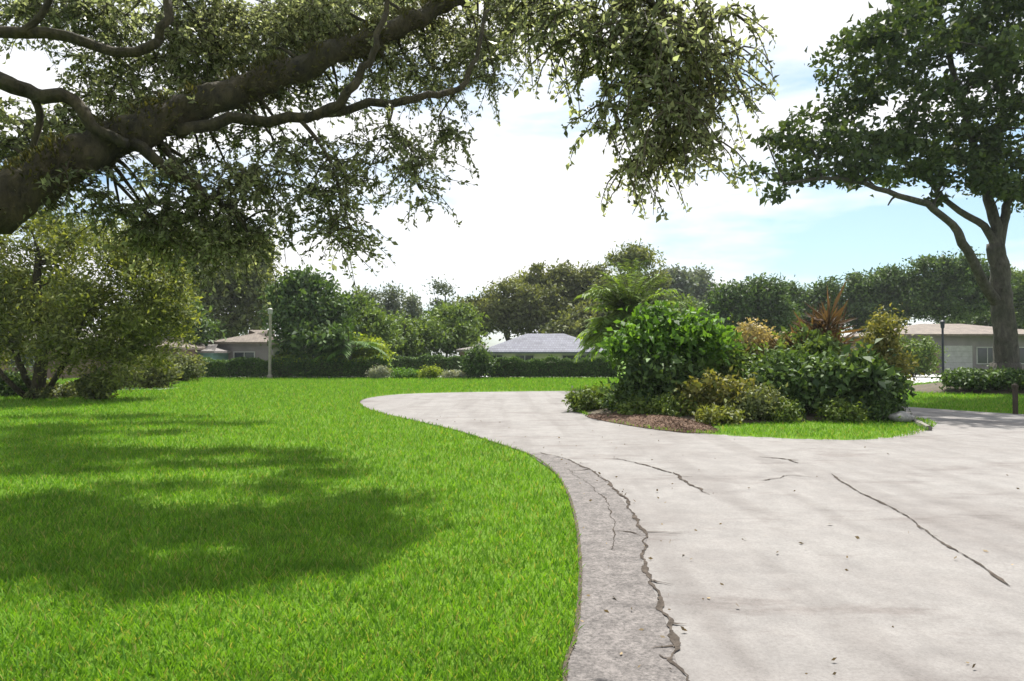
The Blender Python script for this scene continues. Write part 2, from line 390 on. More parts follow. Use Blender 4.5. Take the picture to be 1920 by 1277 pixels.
def crack(pts, w0, z=.016, name='road_crack', wob=.02, per=14):
    p = smooth_poly(pts, False, per); sl = np.concatenate([[0], np.cumsum(np.linalg.norm(np.diff(p, axis=0), axis=1))])
    n = max(12, int(sl[-1] / .035)); u_ = np.linspace(0, sl[-1], n); p = np.stack([np.interp(u_, sl, p[:, 0]), np.interp(u_, sl, p[:, 1])], 1); V = []; F = []
    jit = np.convolve(rng.normal(size=n + 8), np.ones(5) / 5, 'same')[4:n + 4] * 1.6; wj = abs(np.convolve(rng.normal(size=n + 8), np.ones(7) / 7, 'same')[4:n + 4]) * 2.2
    ph = rng.random(4) * 6
    for i in range(n):
        t = p[min(i + 1, n - 1)] - p[max(i - 1, 0)]; t = t / (np.linalg.norm(t) + 1e-9); nn = np.array([-t[1], t[0]])
        c = p[i] + nn * wob * (jit[i] + math.sin(i * .21 + ph[0]) * .4 + math.sin(i * .07 + ph[1]))
        w_ = w0 * (.22 + .55 * wj[i]) * min(1, (i + 1) / 5, (n - i) / 5)
        for s in (-1, 1):
            q = c + nn * s * w_ * .5 * (1 + .15 * rng.normal()); V.append((q[0], q[1], z))
    for i in range(n - 1): F.append((2 * i, 2 * i + 2, 2 * i + 3, 2 * i + 1))
    F = [f[::-1] for f in F]
    nb_ = int(n / 22) if w0 < .2 else 0
    for _ in range(nb_):                                   # short side branches and chipped spots
        k = rng.integers(2, n - 2); q = np.array(V[2 * k][:2]); a = rng.random() * 6.283; L_ = w0 * (2 + 9 * rng.random() ** 3); b = len(V)
        for m_ in range(5):
            f = m_ / 4; ww = w0 * .30 * (1 - f) * (.5 + rng.random()); cx_, cy_ = q[0] + math.cos(a) * L_ * f, q[1] + math.sin(a) * L_ * f; a += rng.normal() * .25
            V.append((cx_ - math.sin(a) * ww, cy_ + math.cos(a) * ww, z + .001)); V.append((cx_ + math.sin(a) * ww, cy_ - math.cos(a) * ww, z + .001))
        for m_ in range(4): F.append((b + 2 * m_, b + 2 * m_ + 1, b + 2 * m_ + 3, b + 2 * m_ + 2))
    return tag(mesh_obj(name, np.array(V), F, M['crack']), kind='structure')
crack([(.95, 0), (.9, 2)] + ck, .042)
crack([G(*p)[:2] for p in [(1150, 860), (1210, 873), (1262, 890), (1290, 908), (1330, 930)]], .05)
crack([G(*p)[:2] for p in [(1560, 890), (1600, 918), (1690, 965), (1745, 1005), (1820, 1050), (1895, 1103)]], .028, wob=.008)
crack([G(*p)[:2] for p in [(1420, 858), (1465, 862), (1495, 870)]], .07)
crack([G(*p)[:2] for p in [(1205, 1008), (1185, 1003), (1150, 1000)]], .03)
crack([G(*p)[:2] for p in [(1060, 878), (1100, 905), (1128, 935), (1150, 985), (1160, 1040)]], .012)
crack([G(*p)[:2] for p in [(1430, 905), (1480, 893), (1530, 897)]], .035)
# leaf litter blown on to the road
nl_ = 190; k_ = rng.integers(20, len(LE) - 40, nl_); off_ = abs(rng.normal(size=nl_)) * 1.1
pp = np.stack([LE[k_][:, 0] + off_ + .03, LE[k_][:, 1] + rng.normal(size=nl_) * .3, np.full(nl_, .020)], 1)
pp[:40, 0] += rng.random(40) * 6; pp = pp[inside(road_poly, pp[:, 0], pp[:, 1]) & ~inside(ISL, pp[:, 0], pp[:, 1])]
V, F = leaves(pp, .034, rnd_unit(len(pp)) * np.array([1, 1, .05]), .5, fold=.03)
M['litter'] = leaf_mat('litter_leaf', (.10, .07, .035), (.26, .19, .10), .1, clump=2)
tag(mesh_obj('leaf_litter', V, F, M['litter']), 'dry fallen leaves lying on the road', 'leaf litter', kind='stuff')
# far drives
sheet('driveway', [G(*p)[:2] for p in [(1690, 722), (1812, 713), (1850, 700), (1790, 690), (1655, 688), (1655, 694)]], .006, M['drive'])
sheet('path', [G(*p)[:2] for p in [(-300, 735), (300, 731), (345, 727), (-300, 728)]], .006, M['drive'])
sheet('street', [(-40, 49.6), (7, 49.6), (7, 53.5), (-40, 53.5)], .006, M['drive'])

# raised island soil with turf rim
def mound(name, poly, h, mat, z0=0.0, rings=6, kind='structure', power=.6):
    c = poly.mean(0); V = []; F = []; n = len(poly)
    for k in range(rings + 1):
        f = 1 - k / rings
        for p in poly:
            q = c + (p - c) * f
            V.append((q[0], q[1], z0 + h * (1 - f) ** power + (rng.random() * .02 if k else 0)))
    for k in range(rings):
        for i in range(n):
            j = (i + 1) % n
            F.append((k * n + i, k * n + j, (k + 1) * n + j, (k + 1) * n + i))
    o = mesh_obj(name, np.array(V), F, mat, smooth=True)
    me = o.data
    if me.polygons[0].normal.z < 0: me.flip_normals()
    return tag(o, kind=kind)
mound('island_turf', ISL, .05, M['lawn'], z0=.0)
ic = ISL.mean(0)
bed = smooth_poly([G(*p)[:2] for p in [(1078, 767), (1100, 778), (1150, 788), (1220, 797), (1300, 803), (1400, 799), (1520, 794), (1640, 792), (1715, 790)]] + [(9.3, 18.6), (8.2, 21.4), (6, 23.0), (3.7, 22.9), (2.5, 21.8)], True, 6)
mound('island_bed', bed, .22, M['soil'], z0=.03)
mul = smooth_poly([G(*p)[:2] for p in [(1100, 781), (1180, 799), (1260, 810), (1300, 813), (1345, 812), (1330, 800), (1270, 786), (1200, 776)]], True, 5)
mound('mulch', mul, .17, M['mulch'], z0=.02, power=.7)
mc = mul.mean(0); nch = 9000; aa = rng.random(nch) * 2 - 1; si_ = rng.integers(0, len(mul), nch); sf_ = rng.random((nch, 1)); sel = mul[si_] * sf_ + mul[(si_ + 1) % len(mul)] * (1 - sf_)
pp = mc + (sel - mc) * (rng.random(nch) ** .5 * 1.04)[:, None]; ff = 1 - np.linalg.norm(pp - mc, axis=1) / np.maximum(np.linalg.norm(sel - mc, axis=1), 1e-3)
V, F = leaves(np.stack([pp[:, 0], pp[:, 1], .02 + .17 * np.clip(ff, 0, 1) ** .7 + .012], 1), .03, rnd_unit(nch) * np.array([1, 1, .35]), .4)
M['chips'] = rough_mat('bark_chips', (.05, .028, .016), (.16, .09, .052), 30, .3, .9)
tag(mesh_obj('bark_chips', V, F, M['chips']), 'brown bark chips scattered over the mulch bed', 'bark chips', kind='stuff')
# kerb round the right end of the island
kb = MB(); kp = [tuple(G(*p)[:2]) for p in [(1742, 808), (1720, 797), (1700, 788)]] + [(9.9, 17.4)]
kb.tube([(x, y, .05) for x, y in smooth_poly(kp, False, 6)], [.07] * 19, 6, lump=.08)
tag(kb.build('kerb', M['kerb']), kind='structure')
# mulch mound under the right tree
mb2 = smooth_poly([(18, 31), (17.2, 29), (19.5, 27.2), (24, 26.5), (30, 27), (34, 30), (32, 35), (24, 36), (19.5, 34)], True, 5)
mound('mulch_mound', mb2, .75, M['soil'], rings=8, power=.8)

# ------------------------------------------------------------------ grass blades (real geometry)
def grass(n, y0, y1, h, wd, name, pw=2.0):
    Y = y0 + (y1 - y0) * rng.random(n) ** pw
    X = (rng.random(n) * 1.75 - .92) * (Y + 1.2)
    if name == 'grass': ok = (~inside(road_poly, X, Y) | inside(ISL, X, Y)) & ~inside(mul, X, Y) & ~inside([G(*p)[:2] for p in [(1690, 722), (1812, 713), (1850, 700), (1790, 690), (1655, 688), (1655, 694)]], X, Y) & ~inside([G(*p)[:2] for p in [(-300, 735), (300, 731), (345, 727), (-300, 728)]], X, Y) & ~inside(mb2, X, Y)
    X, Y = X[ok], Y[ok]; n = len(X)
    z = np.where(inside(ISL, X, Y), .03, 0)
    isl_in = inside(bed, X, Y); X, Y, z = X[~isl_in], Y[~isl_in], z[~isl_in]; n = len(X)
    sc = (1 + (Y - y0) * .055); hh = h * sc * (.5 + .9 * rng.random(n)); ww = wd * sc * (.6 + .7 * rng.random(n))
    a = rng.random(n) * 2 * math.pi; ln = (.25 + .7 * rng.random(n)) * hh; b = rng.random(n) * 2 * math.pi
    B = np.stack([X, Y, z], 1); W = np.stack([np.cos(a) * ww, np.sin(a) * ww, 0 * a], 1) * .5
    T = B + np.stack([np.cos(b) * ln, np.sin(b) * ln, hh], 1)
    Mi = B + (T - B) * .55 + np.stack([0 * a, 0 * a, hh * .12], 1)
    V = np.stack([B - W, B + W, Mi + W * .8, T, Mi - W * .8], 1).reshape(-1, 3); F = np.arange(5 * n).reshape(n, 5)
    return tag(mesh_obj(name, V, F, M['grass']), 'bright green mown lawn grass, blades and tufts', 'grass', kind='stuff')
grass(520000, 2.6, 45.5, .040, .0075, 'grass', 2.0)

# ------------------------------------------------------------------ big overhead oak (left, limb reaching over)
def droop_twigs(cen, n_tw, ln, droop, mb, n_leaf, leaf, up=0.0):
    Cs = []; Ds = []
    for c in cen:
        for _ in range(n_tw):
            d = rnd_unit(1)[0]; d[2] = d[2] * .5 + up; p = c.copy(); L_ = ln * (.5 + rng.random()); pts = [p.copy()]
            for k in range(5):
                d = d + np.array([0, 0, -droop]) + rng.normal(size=3) * .18; d /= np.linalg.norm(d)
                p = p + d * L_ / 5; pts.append(p.copy())
            mb.tube(pts, [.008, .007, .006, .005, .004, .002], 3)
            pts = np.array(pts); t = rng.random(n_leaf) * 4.999; i = t.astype(int); f = (t - i)[:, None]
            q = pts[i] * (1 - f) + pts[i + 1] * f; tg = pts[i + 1] - pts[i]; tg /= np.linalg.norm(tg, axis=1, keepdims=True)
            Cs.append(q + rng.normal(size=q.shape) * .012); Ds.append(tg * .6 + rnd_unit(n_leaf) * .9)
    return np.vstack(Cs), np.vstack(Ds)
oak = empty('oak_tree', (-9.5, 6.0, 0))
tag(oak, 'spreading oak with a thick mossy limb reaching in from the upper left', 'tree')
sk = Skel()
# trunk stands out of the frame on the left
sk.branch([(-9.5, 6, -.1), (-9.3, 6.1, 1.2), (-8.6, 6.5, 2.2), P(-120, 455, 7.2)], .62, .34, 14, .05, 12)
limb = [P(-120, 455, 7.2), P(0, 385, 7.5), P(150, 292, 8.0), P(330, 215, 8.6), P(500, 150, 9.2), P(640, 95, 9.7), P(760, 45, 10.2), P(890, -20, 10.8)]
sk.branch(limb, .29, .11, 18, .12, 70, wob=.016)
sk.branch([P(330, 250, 8.5), P(440, 222, 8.7), P(560, 222, 8.8), P(650, 205, 8.9), P(760, 186, 9.0), P(830, 180, 9.1), P(878, 150, 9.3), P(900, 90, 9.5), P(915, 20, 9.7)], .085, .025, 8, .08, 26, wob=.03)
sk.branch([P(590, 218, 8.8), P(650, 180, 8.8), P(690, 125, 8.9), P(715, 60, 9.0), P(735, -20, 9.2)], .075, .03, 8, .06, wob=.03)
sk.branch([P(560, 222, 8.8), P(600, 270, 8.7), P(630, 330, 8.6), P(640, 400, 8.6)], .035, .012, 6)
sk.branch([P(-150, 55, 8), P(0, 62, 8), P(120, 68, 8.1), P(220, 96, 8.2), P(285, 84, 8.3), P(310, 30, 8.4), P(315, -60, 8.6)], .075, .05, 8, .06, 18, wob=.03)
sk.branch([P(40, 62, 8), P(80, 25, 8), P(110, -40, 8)], .05, .03, 7)
sk.branch([P(-150, 100, 7.6), P(0, 145, 7.6), P(60, 172, 7.7), P(130, 190, 7.8), P(185, 245, 7.9), P(240, 270, 8.0)], .11, .06, 8, .06, 16, wob=.03)
sk.branch([P(60, 172, 7.7), P(75, 220, 7.8), P(60, 280, 7.8)], .05, .03, 6)
sk.branch([P(250, 270, 8.2), P(330, 325, 8.3), P(400, 370, 8.5), P(445, 400, 8.6), P(470, 440, 8.7)], .08, .02, 7, wob=.03)
# limbs that rise out of the top of the picture and carry the high crown
sk.branch([(-9.2, 6.1, 1.4), (-9.0, 6.8, 4), (-8, 8.5, 7), (-6.5, 11, 9.5), (-5, 14, 10.5)], .5, .12, 10, .05, 16)
sk.branch([(-8.2, 8.2, 6.6), (-8.6, 11, 9), (-8.8, 15, 11), (-8, 19, 12.5), (-6.5, 23, 13.4)], .3, .08, 8, .05, 16)
sk.branch([(-5, 14, 10.5), (-2, 12, 13), (1, 9, 13.3), (1.3, 6.6, 9), (1.1, 5.2, 6), P(1240, 20, 4.7)], .14, .04, 8, .05, 16)
sk.branch([P(1240, 20, 4.7), P(1265, 130, 4.6), P(1250, 220, 4.5), P(1225, 290, 4.5)], .03, .008, 5)
# foliage masses: (px, py, depth, rx_px, ry_px, depth half-thickness, number of clumps)
mass = [
 (90, -10, 8.5, 130, 60, .8, 14), (220, 30, 8.8, 110, 60, .8, 20), (330, 60, 9.2, 110, 90, .9, 32), (260, 150, 8.9, 90, 70, .8, 26), (440, 60, 9.4, 120, 80, .9, 36),
 (400, 130, 9.2, 90, 60, .7, 22), (150, 215, 8.6, 80, 45, .7, 16), (70, 265, 8.3, 80, 50, .7, 18), (20, 200, 8.6, 40, 50, .6, 5), (580, 40, 9.8, 120, 60, .8, 34),
 (700, 20, 10.2, 110, 50, .8, 30), (820, 60, 10.2, 90, 60, .8, 26), (900, 110, 10.0, 60, 50, .7, 18), (700, 120, 9.6, 80, 40, .6, 14), (800, 140, 9.7, 70, 35, .6, 13),
 (930, 40, 10.4, 60, 50, .7, 12), (600, 160, 9.4, 60, 30, .6, 8), (520, 100, 9.4, 60, 40, .5, 10), (470, 250, 8.9, 70, 30, .6, 8),
 (330, 300, 8.7, 70, 40, .6, 9), (380, 400, 8.8, 65, 60, .6, 18), (310, 380, 8.9, 50, 50, .6, 10), (430, 350, 8.8, 45, 60, .6, 10),
 (570, 290, 8.9, 80, 45, .6, 9), (620, 360, 8.7, 40, 50, .5, 9), (635, 430, 8.7, 30, 40, .4, 8), (700, 260, 9.0, 60, 40, .5, 8), (780, 330, 9.0, 35, 50, .4, 7),
 (835, 240, 9.2, 20, 40, .4, 6), (470, 430, 8.8, 30, 50, .4, 6), (300, 440, 9, 60, 60, .6, 16), (420, 460, 9.1, 50, 50, .5, 12), (500, 330, 8.8, 40, 40, .5, 6), (200, 380, 8.9, 60, 40, .5, 8), (670, 330, 8.9, 40, 40, .4, 5), (500, 20, 9.5, 200, 40, .8, 24), (170, 20, 8.8, 120, 40, .8, 12), (480, 170, 9.0, 70, 30, .4, 8), (330, 190, 8.3, 60, 30, .4, 8), (540, 400, 8.8, 30, 25, .4, 3), (170, 120, 8.6, 40, 30, .5, 4), (965, 5, 10.2, 60, 40, .6, 18), (1010, -20, 10, 60, 40, .6, 10),
 (100, 330, 8.0, 90, 40, .5, 8), (60, 20, 8.2, 60, 30, .5, 6)]
cens = []
for px, py, d, rx, ry, dz, n in mass:
    for _ in range(n):
        u = rnd_unit(1)[0] * rng.random() ** .4
        cens.append(P(px + rx * u[0], py + ry * u[2], d + dz * u[1] + (.75 if py < 260 else 0)))
near = []
for px, py, d, rx, ry, dz, n in [
 (1010, 10, 4.90, 50, 40, .4, 9), (1100, 30, 4.80, 80, 50, .4, 20), (1220, 40, 4.70, 90, 60, .5, 34), (1290, 110, 4.60, 60, 70, .4, 26), (1210, 130, 4.60, 60, 50, .4, 18),
 (1260, 210, 4.50, 60, 60, .4, 22), (1230, 270, 4.50, 40, 40, .3, 12), (1130, 130, 4.70, 40, 60, .4, 7), (1140, 220, 4.60, 30, 50, .3, 5), (1345, 110, 4.60, 30, 60, .3, 12), (1330, 30, 4.70, 45, 50, .3, 14), (1310, 220, 4.55, 35, 50, .3, 8), (1180, -20, 4.70, 120, 30, .4, 14),
 (1165, 300, 4.50, 25, 40, .2, 2), (1040, 70, 4.80, 50, 40, .4, 5)]:
    for _ in range(max(2, int(n * .62))):
        u = rnd_unit(1)[0] * rng.random() ** .4
        near.append(P(px + rx * u[0], py + ry * u[2], d + dz * u[1]))
# high crown added above the picture, placed to throw the lawn shadows
high = []
for px, py, rx, ry, z in [
 (200, 782, 240, 3, 15), (330, 796, 160, 4, 15), (250, 812, 240, 4, 14.5), (100, 860, 160, 8, 13.5), (520, 850, 80, 5, 13.2), (60, 802, 120, 6, 14.5), (200, 846, 250, 9, 13.5), (60, 826, 110, 7, 14), (440, 868, 150, 8, 13), (130, 882, 160, 7, 12.8), (330, 895, 120, 7, 12.5),
 (280, 912, 130, 6, 12.3), (470, 918, 110, 6, 12.2), (70, 940, 80, 6, 12), (600, 886, 120, 4, 12.5), (690, 938, 90, 8, 12), (60, 1040, 110, 16, 11), (190, 1060, 80, 14, 10.8), (330, 1085, 90, 10, 10.5), (430, 1068, 80, 12, 10.5), (560, 1052, 80, 7, 10.5)]:
    c0 = G(px, py); area = 3.14 * (rx * c0[1] / FPX) * abs(G(px, py - ry)[1] - G(px, py + ry)[1]) * .5
    for _ in range(max(3, int(area / .22))):
        a = rng.random() * 6.283; q = rng.random() ** .5
        g = G(px + rx * math.cos(a) * q, py + ry * math.sin(a) * q); zz = z + rng.normal() * .25
        if math.sin(g[1] * 5.2 + 1.1 * math.sin(g[0] * .9)) + .7 * math.sin(g[0] * 2.3 + g[1] * 1.7) < -.8: continue
        high.append(np.array([g[0] + SX * zz, g[1] + SY * zz, zz]))
allc = cens + near
for c in cens[::3]: sk.reach(c, .04, .01, n=5)
for c in near[::4]: sk.reach(c, .03, .008, n=5)
for c in high[::5]: sk.reach(c, .09, .02, n=5)
sk.mb.build('trunk', M['bark'], oak, smooth=True)
tw = MB()
C1, D1 = droop_twigs(cens, 5, .60, .20, tw, 28, .07)
C2, D2 = droop_twigs(near, 4, .40, .34, tw, 30, .05)
ch = []
for c in high: ch.append(c + rng.normal(size=(160, 3)) * np.array([.30, .22, .14]))
C3 = np.vstack(ch)
tw.build('twigs', M['twig'], oak)
la = np.array(limb); nm = 9000; tt_ = rng.random(nm) * (len(la) - 1.001); ii = tt_.astype(int); qf = (tt_ - ii)[:, None]
base_ = la[ii] * (1 - qf) + la[ii + 1] * qf; rr_ = (.33 - .20 * (tt_ / (len(la) - 1)) ** .85)[:, None]
tg_ = la[ii + 1] - la[ii]; tg_ /= np.linalg.norm(tg_, axis=1, keepdims=True); od = rnd_unit(nm); od[:, 2] += .4; od -= tg_ * (od * tg_).sum(1, keepdims=True); od /= np.linalg.norm(od, axis=1, keepdims=True)
keep_ = (np.sin(tt_ * 5.1) + np.sin(tt_ * 13.7 + 1) + rng.normal(size=nm) * .5) > -.2
M['moss'] = leaf_mat('limb_moss', (.028, .030, .010), (.095, .092, .034), .3, clump=3)
Vm, Fm = leaves((base_ + od * rr_ * .98)[keep_], .07, (od + tg_ * .3)[keep_], .3); mesh_obj('moss', Vm, Fm, M['moss'], oak)
V1, F1 = leaves(C1, .062, D1, .50); V2, F2 = leaves(C2, .042, D2, .52); V3, F3 = leaves(C3, .17, None, .55)
V = np.vstack([V1, V2, V3]); F = np.vstack([F1, F2 + len(V1), F3 + len(V1) + len(V2)])
mesh_obj('crown', V, F, M['oak_leaf'], oak)

# ------------------------------------------------------------------ right oak on the mound
D0 = 30
ro = empty('oak_tree', (P(1885, 705, D0)[0], D0, .3)); tag(ro, 'tall dark crowned oak on the mulch mound at the right, forked grey trunk', 'tree')
sk = Skel()
sk.branch([P(1888, 722, D0), P(1886, 690, D0), P(1882, 620, D0), P(1878, 560, D0), P(1872, 500, D0), P(1868, 460, D0)], .52, .34, 12, .10, 16, wob=.03)
sk.mb.tube([P(1890, 730, D0), P(1888, 705, D0), P(1887, 680, D0)], [.95, .66, .56], 12, lump=.1)
sk.branch([P(1875, 575, D0), P(1845, 530, 29.6), P(1808, 460, 29.2), P(1790, 425, 29), P(1750, 392, 28.6), P(1700, 370, 28), P(1630, 350, 27.5), P(1550, 335, 27), P(1470, 345, 26.6)], .24, .06, 9, .06, 26, wob=.03)
sk.branch([P(1868, 470, D0), P(1850, 430, 30), P(1815, 405, 30), P(1775, 375, 30), P(1720, 320, 30), P(1640, 260, 29.5), P(1560, 210, 29)], .20, .05, 9, .06, 20, wob=.03)
sk.branch([P(1868, 465, D0), P(1866, 420, 30), P(1850, 360, 30.3), P(1830, 290, 30.5), P(1800, 180, 31), P(1770, 60, 31), P(1740, -40, 31)], .28, .08, 9, .06, 20, wob=.03)
sk.branch([P(1870, 470, D0), P(1882, 420, 30), P(1890, 380, 30), P(1915, 350, 30), P(1980, 280, 30.5), P(2060, 180, 31)], .24, .08, 9, .06, 16, wob=.03)
sk.branch([P(1850, 360, 30.3), P(1870, 250, 31), P(1885, 120, 32), P(1890, 0, 32)], .2, .06, 8)
rm = [(1700, 20, 30, 70, 45, 2.5), (1800, 30, 30, 100, 60, 3), (1900, 40, 30, 100, 70, 3), (1580, 110, 29, 45, 32, 1.6), (1640, 160, 29, 80, 45, 2.2), (1740, 130, 30, 90, 55, 3),
      (1850, 150, 30, 100, 70, 3.5), (1560, 200, 28.5, 50, 35, 2), (1600, 270, 28, 90, 45, 2.4), (1500, 260, 28, 60, 35, 1.8), (1440, 270, 27, 30, 18, 1), (1430, 325, 26.5, 34, 24, 1.2), (1450, 370, 26.5, 16, 22, .7),
      (1520, 320, 27.2, 60, 22, 1.6), (1620, 330, 28, 60, 25, 1.6), (1700, 300, 29, 90, 50, 2.6), (1720, 225, 29, 90, 50, 2.8), (1840, 260, 30, 90, 60, 3.2), (1920, 240, 30, 90, 70, 3.5),
      (1890, 340, 29.5, 50, 40, 2.2), (1800, 330, 29, 60, 35, 2), (1760, 370, 28.8, 36, 18, 1), (1665, 385, 28.4, 14, 12, .5), (1960, 330, 30, 70, 60, 2.5), (2050, 150, 31, 120, 120, 3.5), (1690, 75, 25.6, 110, 36, 1.6), (1850, 90, 25.6, 100, 36, 1.6), (1800, -90, 31, 240, 90, 4), (2000, -20, 31, 120, 100, 3.5)]  # the two nearer masses are added to throw shade on the road
ell = []
for px, py, d, rx, ry, dz in rm:
    c = P(px, py, d); ell.append((*c, rx * d / FPX, dz, ry * d / FPX))
for e in ell: sk.reach(np.array(e[:3]), .12, .03)
cen, pts, dd = clump_points(ell, 440, 95, .62, .30, .42)
for c in cen[:260]: sk.reach(c, .05, .012, n=4)
sk.mb.build('trunk', M['bark_grey'], ro, smooth=True)
V, F = leaves(pts, .25, dd * .5 + rnd_unit(len(dd)), .55, nrm=dd + np.array([0, 0, .3])); mesh_obj('crown', V, F, M['oak_leaf_dark'], ro)

# ------------------------------------------------------------------ background trees
def E(px, py, d, rx, ry, dy=None):
    c = P(px, py, d); return (c[0], c[1], c[2], rx * d / FPX, dy if dy else rx * d / FPX * .8, ry * d / FPX)
def bgtree(name, label, px, d, els, leafm, ncl, nlf, rc, leaf, group='trees beyond the hedge', rtr=.25, bark='bark_grey', top=None, **k):
    x = P(px, 665, d)[0]
    zt = max(e[2] for e in els) if top is None else top
    make_tree(name, label, (x, d, 0), [(x, d, -.1), (x + .2, d, zt * .35), (x - .1, d + .1, zt * .6), (x, d, zt * .9)],
              els, M[leafm], M[bark], int(ncl * .62), int(nlf * 1.5), rc * .85, leaf, 'tree', group, rtr=rtr, **k)
# weeping olive-green tree at the left edge
bgtree('weeping_tree', 'olive green weeping tree at the far left of the lawn, foliage down to the ground', 70, 24.5,
       [E(120, 500, 24.5, 150, 100, 2.2), E(40, 560, 24.5, 120, 110, 2), E(230, 560, 24.5, 100, 110, 2), E(160, 610, 23.8, 110, 80, 1.8), E(300, 620, 24.8, 50, 70, 1.3), E(70, 450, 25, 100, 55, 1.6),
        E(250, 490, 25.5, 80, 60, 1.5), E(125, 640, 23, 45, 45, 1), E(-10, 590, 25, 60, 60, 1.5), E(-80, 560, 25, 120, 150, 2.4), E(200, 680, 23.6, 60, 40, .9), E(300, 560, 25.3, 55, 80, 1.4)],
       'olive', 520, 110, .62, .17, None, .24, 'bark', flat=1.1, aspect=.35,
       limbs=[([G(70, 745), P(45, 700, 24.3), P(20, 640, 24.2)], .14, .08), ([G(75, 745), P(110, 700, 24.2), P(150, 620, 24)], .12, .06), ([G(55, 748), P(15, 715, 24), P(-30, 660, 24)], .12, .06)])
bgtree('broadleaf_tree', 'grey olive tree with thin upright crown behind the tan roofed house', 430, 68,
       [E(430, 505, 68, 75, 75), E(400, 580, 68, 60, 60), E(480, 500, 68, 30, 40), E(340, 470, 68, 50, 50), E(470, 560, 68, 45, 60), E(360, 540, 68, 50, 60), E(460, 470, 68, 45, 40), E(350, 610, 68, 40, 40)],
       'greyolive', 420, 80, 1.3, .40)
bgtree('broadleaf_tree', 'dark green round crowned tree right of the pale pole, tallest of its clump', 575, 50,
       [E(575, 560, 50, 55, 45), E(560, 600, 49, 50, 45), E(610, 600, 50, 45, 45), E(545, 540, 50, 30, 30), E(590, 640, 48, 60, 30)],
       'dark', 300, 80, 1.0, .32)
bgtree('broadleaf_tree', 'mid green tree between the dark round tree and the pines', 665, 56,
       [E(655, 595, 56, 45, 40), E(690, 620, 55, 50, 40), E(640, 640, 54, 40, 30)], 'mid', 200, 70, 1.0, .32)
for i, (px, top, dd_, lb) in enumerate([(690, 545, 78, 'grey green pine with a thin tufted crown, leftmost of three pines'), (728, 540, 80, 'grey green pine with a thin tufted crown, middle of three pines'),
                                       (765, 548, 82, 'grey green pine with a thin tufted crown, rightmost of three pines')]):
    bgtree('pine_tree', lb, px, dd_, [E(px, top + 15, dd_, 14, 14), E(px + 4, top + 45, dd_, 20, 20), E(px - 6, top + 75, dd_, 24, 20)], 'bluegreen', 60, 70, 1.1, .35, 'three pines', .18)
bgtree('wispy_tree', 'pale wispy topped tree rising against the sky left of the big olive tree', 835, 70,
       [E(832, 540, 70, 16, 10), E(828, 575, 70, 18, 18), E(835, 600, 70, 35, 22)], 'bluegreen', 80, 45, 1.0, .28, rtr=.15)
bgtree('broadleaf_tree', 'yellow green low tree above the hedge, in front of the pines', 760, 60,
       [E(740, 645, 60, 50, 26), E(800, 645, 60, 55, 24), E(770, 620, 62, 60, 25), E(850, 600, 63, 40, 26), E(840, 630, 61, 50, 30)], 'mid', 240, 70, 1.0, .33)
bgtree('broadleaf_tree', 'wide brownish olive tree directly left of the highest central crown', 950, 78,
       [E(910, 580, 78, 50, 32), E(960, 570, 78, 60, 42), E(1010, 580, 78, 55, 45), E(900, 600, 78, 55, 26), E(990, 600, 78, 60, 25)],
       'brown_olive', 360, 80, 1.2, .36, rtr=.4)
bgtree('broadleaf_tree', 'tall olive tree with knobbly top above the blue grey roof', 1040, 82,
       [E(1020, 515, 82, 32, 24), E(1060, 530, 82, 42, 30), E(1000, 545, 82, 40, 30), E(1080, 580, 82, 50, 45), E(1120, 520, 82, 26, 20)],
       'brown_olive', 300, 80, 1.2, .36, rtr=.4)
bgtree('broadleaf_tree', 'grey green tree whose tip is the highest point of the central skyline', 1190, 74,
       [E(1190, 485, 74, 35, 20), E(1160, 490, 74, 22, 10), E(1215, 520, 74, 30, 30), E(1200, 560, 74, 45, 40), E(1150, 545, 74, 35, 25)], 'greyolive', 240, 75, 1.1, .34, rtr=.3)
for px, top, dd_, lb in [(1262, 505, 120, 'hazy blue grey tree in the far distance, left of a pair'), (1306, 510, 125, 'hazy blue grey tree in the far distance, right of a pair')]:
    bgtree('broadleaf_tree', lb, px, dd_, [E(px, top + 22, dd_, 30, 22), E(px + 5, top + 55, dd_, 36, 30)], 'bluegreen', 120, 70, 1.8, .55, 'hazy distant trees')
bgtree('broadleaf_tree', 'dark spreading tree with a low dome above the bright island shrub', 1400, 70,
       [E(1390, 560, 70, 50, 28), E(1430, 545, 70, 35, 22), E(1370, 590, 70, 50, 30), E(1440, 590, 70, 45, 40), E(1340, 600, 70, 40, 25)], 'dark', 320, 80, 1.1, .33)
bgtree('broadleaf_tree', 'dark green tree with small rounded tops behind the red leaved plant', 1510, 80,
       [E(1490, 560, 80, 28, 28), E(1550, 560, 80, 36, 34), E(1520, 600, 80, 60, 36)], 'dark', 240, 80, 1.1, .34)
bgtree('broadleaf_tree', 'dark grey green tree between the red leaved plant and the forked oak', 1640, 78,
       [E(1625, 540, 78, 38, 32), E(1670, 535, 78, 35, 28), E(1640, 590, 78, 60, 35)], 'dark', 260, 80, 1.1, .34)
bgtree('broadleaf_tree', 'deep green dense tree directly behind the forked oak trunk', 1770, 76,
       [E(1750, 510, 76, 40, 30), E(1800, 510, 76, 45, 28), E(1720, 555, 76, 45, 38), E(1780, 560, 76, 70, 36), E(1845, 540, 76, 40, 45)], 'dark', 420, 80, 1.1, .34)
bgtree('broadleaf_tree', 'dark tree at the right edge behind the house', 1930, 78,
       [E(1920, 540, 78, 50, 40), E(1970, 560, 78, 60, 50), E(1930, 580, 78, 60, 40)], 'mid', 240, 80, 1.1, .34)
